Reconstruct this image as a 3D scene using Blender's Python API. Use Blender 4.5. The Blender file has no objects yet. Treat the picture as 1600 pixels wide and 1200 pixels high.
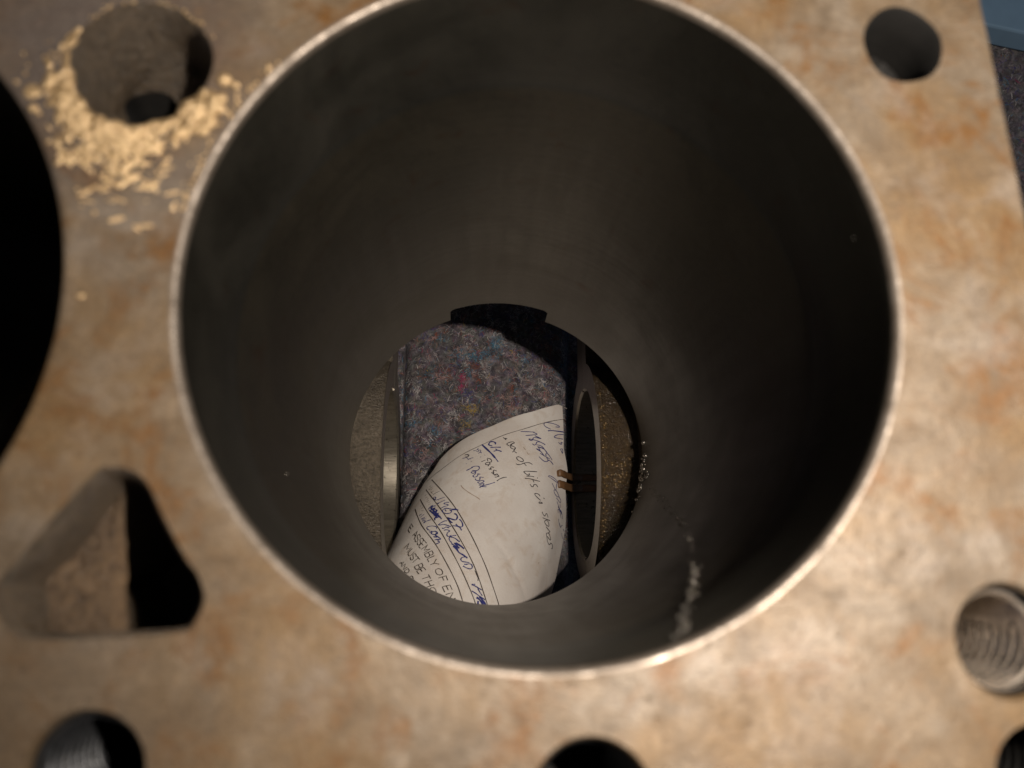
import bpy, bmesh, math, random
from mathutils import Vector, Matrix
random.seed(7)
sc = bpy.context.scene
col = sc.collection
MM = 0.001
ZD = 262.0            # height of the block's deck above the felt, in mm (all builders below use deck = 0, mm)

# ------------------------------------------------------------------ camera, world, lamp, exposure
cam = bpy.data.cameras.new("camera")
cam.sensor_width = 36.0
cam.lens = 29.9
cam.clip_start = 0.002
cam.clip_end = 50
cam.dof.use_dof = True
cam.dof.focus_distance = 0.318
cam.dof.aperture_fstop = 17.0
co = bpy.data.objects.new("camera", cam); col.objects.link(co)
R3 = Matrix(((0.99855342, -0.01117253, -0.05259513), (0.0, 0.97817373, -0.20778871), (0.0537687, 0.20748812, 0.97675872)))
co.matrix_world = Matrix.Translation((-9.555*MM, -33.3985*MM, (101.468+ZD)*MM)) @ R3.to_4x4()
sc.camera = co

w = bpy.data.worlds.new("World"); sc.world = w; w.use_nodes = True
nt = w.node_tree; nt.nodes.clear()
sky = nt.nodes.new("ShaderNodeTexSky"); sky.sky_type = 'NISHITA'; sky.sun_disc = False
sky.sun_elevation = math.radians(38); sky.sun_rotation = math.radians(250); sky.dust_density = 2.0; sky.air_density = 0.8
bg = nt.nodes.new("ShaderNodeBackground"); bg.inputs[1].default_value = 0.05
out = nt.nodes.new("ShaderNodeOutputWorld")
nt.links.new(sky.outputs[0], bg.inputs[0]); nt.links.new(bg.outputs[0], out.inputs[0])

# the camera's flash: one small lamp a few centimetres from the lens
fl = bpy.data.lights.new("flash_lamp", 'SPOT')
fl.energy = 8.6; fl.color = (1.0, 0.925, 0.835)
fl.shadow_soft_size = 3.5*MM
fl.spot_size = math.radians(140); fl.spot_blend = 1.0
fo = bpy.data.objects.new("flash_lamp", fl); col.objects.link(fo)
fo.location = (43.0*MM, -18*MM, (145+ZD)*MM)
fo.rotation_euler = R3.to_euler()

sc.view_settings.view_transform = 'Standard'; sc.view_settings.look = 'None'
sc.view_settings.exposure = -1.2; sc.view_settings.gamma = 1.0
sc.render.engine = 'CYCLES'

# ------------------------------------------------------------------ helpers
def thing(name, label, cat, group=None):
    o = bpy.data.objects.new(name, None); col.objects.link(o)
    o.empty_display_size = 0.02
    o['label'] = label; o['category'] = cat
    if group: o['group'] = group
    return o
def obj(name, verts, faces, mats, parent=None, smooth=True, midx=None):
    me = bpy.data.meshes.new(name)
    me.from_pydata([(x*MM, y*MM, (z+ZD)*MM) for x, y, z in verts], [], faces)
    me.validate()
    for m in (mats if isinstance(mats, (list, tuple)) else [mats]): me.materials.append(m)
    if midx: me.polygons.foreach_set('material_index', midx)
    me.polygons.foreach_set('use_smooth', [smooth]*len(me.polygons))
    me.update()
    o = bpy.data.objects.new(name, me); col.objects.link(o)
    if parent: o.parent = parent
    return o
def fixn(o, angle=35):
    bm = bmesh.new(); bm.from_mesh(o.data)
    bmesh.ops.remove_doubles(bm, verts=bm.verts, dist=1e-6)
    bmesh.ops.recalc_face_normals(bm, faces=bm.faces)
    for e in bm.edges:
        e.smooth = len(e.link_faces) != 2 or e.calc_face_angle(0) < math.radians(angle)
    bm.to_mesh(o.data); bm.free(); o.data.update()
    return o
class MB:
    def __init__(s): s.v = []; s.f = []; s.m = []
    def grid(s, rows, closed=False, m=0, flip=False):
        b = len(s.v); n = len(rows[0])
        for r in rows: s.v += r
        for i in range(len(rows)-1):
            for j in range(n if closed else n-1):
                k = (j+1) % n
                q = (b+i*n+j, b+i*n+k, b+(i+1)*n+k, b+(i+1)*n+j)
                s.f.append(q[::-1] if flip else q); s.m.append(m)
    def fan(s, ring, c, m=0):
        b = len(s.v); s.v += ring + [c]; n = len(ring)
        for j in range(n): s.f.append((b+j, b+(j+1) % n, b+n)); s.m.append(m)
    def prism(s, poly, z0, z1, f=lambda x, y, z: (x, y, z), m=0):
        b = len(s.v); n = len(poly)
        s.v += [f(x, y, z0) for x, y in poly] + [f(x, y, z1) for x, y in poly]
        for j in range(n):
            k = (j+1) % n; s.f.append((b+j, b+k, b+n+k, b+n+j)); s.m.append(m)
        s.f.append(tuple(b+j for j in range(n))[::-1]); s.m.append(m)
        s.f.append(tuple(b+n+j for j in range(n))); s.m.append(m)
    def box(s, a, b_, m=0):
        s.prism([(a[0], a[1]), (b_[0], a[1]), (b_[0], b_[1]), (a[0], b_[1])], a[2], b_[2], m=m)
    def build(s, name, mats, parent=None, smooth=True, fix=35):
        o = obj(name, s.v, s.f, mats, parent, smooth, s.m)
        if fix: fixn(o, fix)
        return o
def circ(cx, cy, r, n=48, z=None, wob=0, seed=0):
    rr = random.Random(seed); ph = [rr.uniform(0, 6.28) for _ in range(4)]
    P = []
    for i in range(n):
        a = 2*math.pi*i/n
        q = r*(1+wob*(math.sin(2*a+ph[0])*.5+math.sin(3*a+ph[1])*.3+math.sin(5*a+ph[2])*.25))
        P.append((cx+q*math.cos(a), cy+q*math.sin(a)) if z is None else (cx+q*math.cos(a), cy+q*math.sin(a), z))
    return P
def vnoise(seed=0):
    from mathutils import noise
    off = Vector((seed*13.7, seed*7.1, seed*3.3))
    return lambda x, y, z=0.0, s=1.0: noise.noise(Vector((x, y, z))*s+off)

# ------------------------------------------------------------------ materials
class NT:
    def __init__(s, name):
        s.m = bpy.data.materials.new(name); s.m.use_nodes = True
        s.t = s.m.node_tree; s.t.nodes.clear()
        s.o = s.n('OutputMaterial'); s.p = s.n('BsdfPrincipled'); s.l(s.p.outputs[0], s.o.inputs[0])
        s.c = s.n('TexCoord').outputs['Object']
    def n(s, k, **kw):
        nd = s.t.nodes.new('ShaderNode'+k)
        for a, b in kw.items(): setattr(nd, a, b)
        return nd
    def l(s, a, b): s.t.links.new(a, b)
    def put(s, sock, v):
        if hasattr(v, 'is_linked') or hasattr(v, 'links'): s.l(v, sock)
        else: sock.default_value = v
    def noise(s, scale, detail=4, rough=.55, vec=None, dist=0.0):
        nd = s.n('TexNoise'); s.l(vec or s.c, nd.inputs['Vector'])
        nd.inputs['Scale'].default_value = scale; nd.inputs['Detail'].default_value = detail
        nd.inputs['Roughness'].default_value = rough; nd.inputs['Distortion'].default_value = dist
        return nd.outputs['Fac']
    def noisec(s, scale, detail=2):
        nd = s.n('TexNoise'); s.l(s.c, nd.inputs['Vector']); nd.inputs['Scale'].default_value = scale; nd.inputs['Detail'].default_value = detail
        return nd.outputs['Color']
    def vor(s, scale, feat='F1', vec=None):
        nd = s.n('TexVoronoi', feature=feat); s.l(vec or s.c, nd.inputs['Vector']); nd.inputs['Scale'].default_value = scale
        return nd
    def ramp(s, fac, stops, interp='LINEAR'):
        nd = s.n('ValToRGB'); s.l(fac, nd.inputs[0]); e = nd.color_ramp.elements; nd.color_ramp.interpolation = interp
        while len(e) < len(stops): e.new(.5)
        for q, (p, c) in zip(e, stops):
            q.position = p; q.color = (c, c, c, 1) if isinstance(c, (int, float)) else (*c, 1)
        return nd.outputs[0]
    def mix(s, f, a, b, mode='MIX'):
        nd = s.n('Mix', data_type='RGBA', blend_type=mode)
        s.put(nd.inputs[0], f); s.put(nd.inputs[6], a if not isinstance(a, tuple) else (*a, 1)); s.put(nd.inputs[7], b if not isinstance(b, tuple) else (*b, 1))
        return nd.outputs[2]
    def math(s, op, a, b=0.0):
        nd = s.n('Math', operation=op); s.put(nd.inputs[0], a); s.put(nd.inputs[1], b); return nd.outputs[0]
    def scale(s, v):
        nd = s.n('Mapping'); s.l(s.c, nd.inputs[0]); nd.inputs['Scale'].default_value = v; return nd.outputs[0]
    def bump(s, h, strength=.3, dist=.0005, nrm=None):
        nd = s.n('Bump'); s.l(h, nd.inputs['Height']); nd.inputs['Strength'].default_value = strength; nd.inputs['Distance'].default_value = dist
        if nrm: s.l(nrm, nd.inputs['Normal'])
        return nd.outputs[0]
    def set(s, **k):
        nm = dict(base='Base Color', metal='Metallic', rough='Roughness', spec='Specular IOR Level', normal='Normal', coat='Coat Weight', coatn='Coat Normal', coatr='Coat Roughness', sheen='Sheen Weight')
        for a, v in k.items():
            if isinstance(v, tuple): v = (*v, 1)
            s.put(s.p.inputs[nm[a]], v)
        return s.m

def mat_deck():
    n = NT('rusty_machined_iron')
    big = n.noise(42, 6, .62, dist=.5); mid = n.noise(150, 6, .66, dist=.6); fine = n.noise(1600, 4, .65); blot = n.noise(95, 7, .66, dist=1.0)
    base = n.ramp(mid, [(.25, (.064, .041, .021)), (.5, (.112, .081, .052)), (.72, (.170, .134, .098))])
    base = n.mix(n.ramp(big, [(.40, 0.0), (.60, .8)]), base, n.mix(n.ramp(mid, [(.3, 0.0), (.7, 1.0)]), (.092, .050, .017), (.142, .084, .033)))
    rust = n.math('MULTIPLY', n.ramp(blot, [(.51, 0.0), (.61, .95)]), n.ramp(n.noise(520, 5, .7), [(.38, .15), (.55, 1.0)]))
    base = n.mix(rust, base, (.098, .043, .009))
    spots = n.ramp(n.noise(330, 5, .7, dist=.7), [(.68, 0.0), (.73, .6)])
    base = n.mix(spots, base, (.060, .032, .014))
    pale = n.ramp(n.noise(75, 6, .65, dist=.4), [(.54, 0.0), (.72, .6)])
    base = n.mix(pale, base, (.172, .140, .112))
    def stain(cx, cy, r0, r1):
        sp = n.n('SeparateXYZ'); n.l(n.c, sp.inputs[0])
        dx = n.math('ADD', sp.outputs[0], -cx*MM); dy = n.math('ADD', sp.outputs[1], -cy*MM)
        d = n.math('SQRT', n.math('ADD', n.math('MULTIPLY', dx, dx), n.math('MULTIPLY', dy, dy)))
        d = n.math('MULTIPLY', n.math('ADD', d, n.math('MULTIPLY', n.math('SUBTRACT', n.noise(110, 6, .68, dist=.6), .5), .022)), 20.0)
        return n.ramp(d, [(r0*MM*20, 1.0), (r1*MM*20, 0.0)])
    base = n.mix(n.math('MULTIPLY', stain(-57, 32, 9, 24), .9), base, n.mix(mid, (.060, .046, .038), (.100, .078, .064)))
    base = n.mix(n.math('MULTIPLY', stain(-68, -60, 12, 40), .9), base, n.mix(mid, (.050, .034, .020), (.105, .068, .036)))
    grain = n.ramp(fine, [(.3, .70), (.7, 1.2)])
    base = n.mix(1.0, base, grain, 'MULTIPLY')
    lines = n.noise(1800, 2, .6, vec=n.scale((.02, 1, 1)))
    pits = n.ramp(n.noise(1100, 3, .6), [(.62, 0.0), (.72, 1.0)])
    base = n.mix(n.math('MULTIPLY', pits, .25), base, (.05, .032, .02))
    h = n.math('SUBTRACT', n.math('ADD', n.math('ADD', n.math('MULTIPLY', fine, .5), n.math('MULTIPLY', mid, .9)), n.math('MULTIPLY', lines, .12)), n.math('MULTIPLY', pits, .5))
    return n.set(base=base, metal=.25, spec=.45, rough=n.ramp(mid, [(.3, .60), (.7, .44)]), normal=n.bump(h, .6, .0003))
def mat_bore():
    n = NT('dark_honed_cylinder_iron')
    st = n.noise(220, 5, .65, vec=n.scale((1, 1, .07))); fine = n.noise(1100, 4, .6); big = n.noise(38, 6, .65, dist=.6)
    sx = n.n('SeparateXYZ'); n.l(n.c, sx.inputs[0])
    ang = n.math('ARCTAN2', sx.outputs[1], sx.outputs[0])
    u = n.math('MULTIPLY', ang, .045)
    def hatch(sgn):
        d = n.math('ADD', sx.outputs[2], n.math('MULTIPLY', u, sgn*.55)); cv = n.n('CombineXYZ'); n.l(d, cv.inputs[0])
        return n.noise(2600, 2, .6, vec=cv.outputs[0])
    hone = n.math('ADD', hatch(1), hatch(-1)); rings = n.noise(420, 3, .6, vec=n.scale((.05, .05, 1)))
    base = n.ramp(st, [(.3, (.056, .048, .034)), (.7, (.071, .062, .045))])
    stain = n.ramp(big, [(.42, 0.0), (.68, .6)])
    base = n.mix(stain, base, (.046, .036, .023))
    rustm = n.math('MULTIPLY', n.ramp(n.noise(120, 6, .7, dist=.8), [(.60, 0.0), (.68, .8)]), n.ramp(n.noise(600, 4), [(.4, .2), (.6, 1.0)]))
    base = n.mix(rustm, base, (.055, .026, .011))
    base = n.mix(n.ramp(fine, [(.36, .5), (.5, 0.0)]), base, (.04, .034, .028))
    zz = n.math('MULTIPLY', sx.outputs[2], 1/.262)
    worn = n.ramp(zz, [((ZD-28.5)/ZD, 0.0), ((ZD-27.0)/ZD, .8), ((ZD-26.0)/ZD, .45), ((ZD-2)/ZD, .35)])
    base = n.mix(n.math('MULTIPLY', worn, .6), base, (.036, .043, .046))
    low = n.ramp(zz, [((ZD-156)/ZD, 1.0), ((ZD-112)/ZD, 0.0)])  # paler towards the foot: light reflected onto the lower wall, put into the colour
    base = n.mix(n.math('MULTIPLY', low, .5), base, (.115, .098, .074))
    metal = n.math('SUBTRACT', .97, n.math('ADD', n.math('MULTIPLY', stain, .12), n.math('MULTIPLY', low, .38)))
    rough = n.math('ADD', n.ramp(st, [(.3, .33), (.7, .29)]), n.math('MULTIPLY', stain, .10))
    h = n.math('ADD', n.math('ADD', n.math('MULTIPLY', hone, .4), n.math('MULTIPLY', rings, .8)), n.math('MULTIPLY', fine, .5))
    tg = n.n('Tangent', direction_type='RADIAL', axis='Z'); n.l(tg.outputs[0], n.p.inputs['Tangent'])
    n.p.inputs['Anisotropic'].default_value = .75; n.p.inputs['Anisotropic Rotation'].default_value = .25
    return n.set(base=base, metal=metal, rough=rough, normal=n.bump(h, .30, .00022))
def mat_chamfer():
    n = NT('bright_worn_rim_iron')
    f = n.noise(260, 6, .7, dist=.5)
    base = n.ramp(f, [(.3, (.055, .040, .028)), (.5, (.12, .095, .073)), (.7, (.185, .152, .122))])
    return n.set(base=base, metal=.6, rough=n.ramp(f, [(.3, .58), (.7, .32)]), normal=n.bump(n.noise(1200, 4), .4, .0002))
def mat_cast(name, a, b, rough, wet=0.0, bs=.8):
    n = NT(name)
    g = n.noise(900, 5, .65); g2 = n.noise(2600, 3, .6); big = n.noise(90, 4)
    base = n.ramp(g, [(.3, a), (.7, b)])
    base = n.mix(n.ramp(big, [(.45, 0.0), (.7, .5)]), base, tuple(c*.6 for c in a))
    h = n.math('ADD', g, n.math('MULTIPLY', g2, .5)); nr = n.bump(h, bs, .0011)
    return n.set(base=base, metal=.15, rough=rough, coat=wet, coatr=.08 if wet == 1.0 else .2, normal=nr, coatn=nr)
def mat_machined(name='machined_bearing_iron', a=(.17, .145, .11), b=(.27, .235, .185), r=.36, metal=.7):
    n = NT(name)
    g = n.noise(900, 3, .6, vec=n.scale((.15, 1, 1))); sp = n.noise(600, 5)
    base = n.mix(n.ramp(sp, [(.62, 0.0), (.7, .8)]), n.ramp(g, [(.3, a), (.7, b)]), (.04, .03, .02))
    return n.set(base=base, metal=metal, rough=r, normal=n.bump(g, .25, .0002))
def mat_simple(name, c, rough=.6, metal=0.0, var=.25, sc_=300, bs=.3):
    n = NT(name); g = n.noise(sc_, 5, .6)
    base = n.ramp(g, [(.3, tuple(x*(1-var) for x in c)), (.7, tuple(min(1, x*(1+var)) for x in c))])
    return n.set(base=base, rough=rough, metal=metal, spec=.15 if rough == .75 else .5, normal=n.bump(g, bs, .0003))
def mat_paper():
    n = NT('grubby_white_card')
    big = n.noise(45, 4); fib = n.noise(1300, 4, .65); sm = n.noise(150, 5, .62, dist=.6); sp = n.vor(420)
    base = n.ramp(big, [(.3, (.56, .49, .435)), (.7, (.69, .635, .58))])
    base = n.mix(n.ramp(sm, [(.52, 0.0), (.75, .6)]), base, (.47, .35, .25))
    base = n.mix(n.ramp(fib, [(.25, .45), (.45, 0.0)]), base, (.52, .44, .37))
    base = n.mix(n.math('MULTIPLY', n.ramp(sp.outputs['Distance'], [(.05, 1.0), (.12, 0.0)]), n.ramp(n.noise(60, 3), [(.58, 0.0), (.66, .7)])), base, (.22, .14, .09))
    return n.set(base=base, rough=.62, spec=.35, normal=n.bump(n.math('ADD', fib, n.math('MULTIPLY', n.noise(110, 4), 1.5)), .18, .0003))
def mat_felt():
    n = NT('mottled_grey_shoddy_felt')
    a = n.noise(150, 7, .75, dist=1.6); b = n.noise(700, 5, .7, dist=.8); c = n.noise(90, 4, .6)
    base = n.ramp(a, [(.34, (.030, .026, .029)), (.5, (.105, .088, .092)), (.66, (.24, .205, .205))])
    hue = n.noisec(260, 3)
    base = n.mix(.35, base, n.mix(1.0, base, hue, 'OVERLAY'))
    base = n.mix(n.ramp(n.noise(330, 3, .6, dist=1.5), [(.62, 0.0), (.70, .7)]), base, (.10, .030, .045))
    base = n.mix(n.ramp(n.noise(301, 3, .6, dist=1.0), [(.64, 0.0), (.72, .6)]), base, (.045, .080, .13))
    base = n.mix(n.ramp(b, [(.3, .6), (.5, 0.0)]), base, (.018, .016, .018))
    h = n.math('ADD', a, n.math('MULTIPLY', b, .6))
    return n.set(base=base, rough=.95, spec=.1, sheen=.15, normal=n.bump(h, .9, .0012))

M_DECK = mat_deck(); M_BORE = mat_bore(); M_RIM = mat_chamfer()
M_CAST = mat_cast('sooty_cast_iron', (.060, .045, .034), (.13, .10, .075), .7)
M_CASTL = mat_cast('dry_sand_cast_iron', (.060, .047, .032), (.175, .138, .098), .45, .3, 1.0)
M_PORT = mat_cast('brown_scaled_cast_iron', (.034, .022, .012), (.100, .066, .036), .5, .3, 1.0)
M_PORT2 = mat_cast('rusty_port_iron', (.050, .028, .014), (.150, .092, .046), .5, .2, 1.0)
M_OIL = mat_cast('oily_brown_cast_iron', (.018, .009, .002), (.062, .034, .009), .5, 1.0, .9)
M_MACH = mat_machined(); M_DARK = mat_simple('black_oily_iron_and_root_shade', (.008, .007, .006), .75, 0)
M_THREAD = mat_machined('threaded_steel', (.42, .34, .26), (.72, .60, .48), .24, .85)
M_PAPER = mat_paper(); M_FELT = mat_felt()
M_BAND = mat_simple('perished_rubber', (.125, .058, .020), .5, 0, .22, 700, .3)
M_CRUST = mat_cast('golden_rust_residue', (.24, .14, .05), (.72, .50, .26), .28, .6, .5)
M_CRUST.node_tree.nodes['Principled BSDF'].inputs['Metallic'].default_value = .55
M_BOARD = mat_simple('pale_blue_painted_board', (.15, .235, .32), .6, 0, .08, 60, .1)
INK = {'blue': mat_simple('blue_ballpoint_ink', (.030, .034, .15), .45, 0, .3, 900, 0), 'black': mat_simple('black_ballpoint_ink', (.030, .024, .030), .45, 0, .3, 900, 0),
       'grey': mat_simple('faint_grey_print', (.17, .13, .10), .6, 0, .1, 900, 0), 'brown': mat_simple('brown_scuff', (.30, .20, .13), .7, 0, .2, 900, 0)}
M_PRINT = mat_simple('dark_brown_print', (.050, .036, .026), .6, 0, .25, 900, 0)
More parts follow.
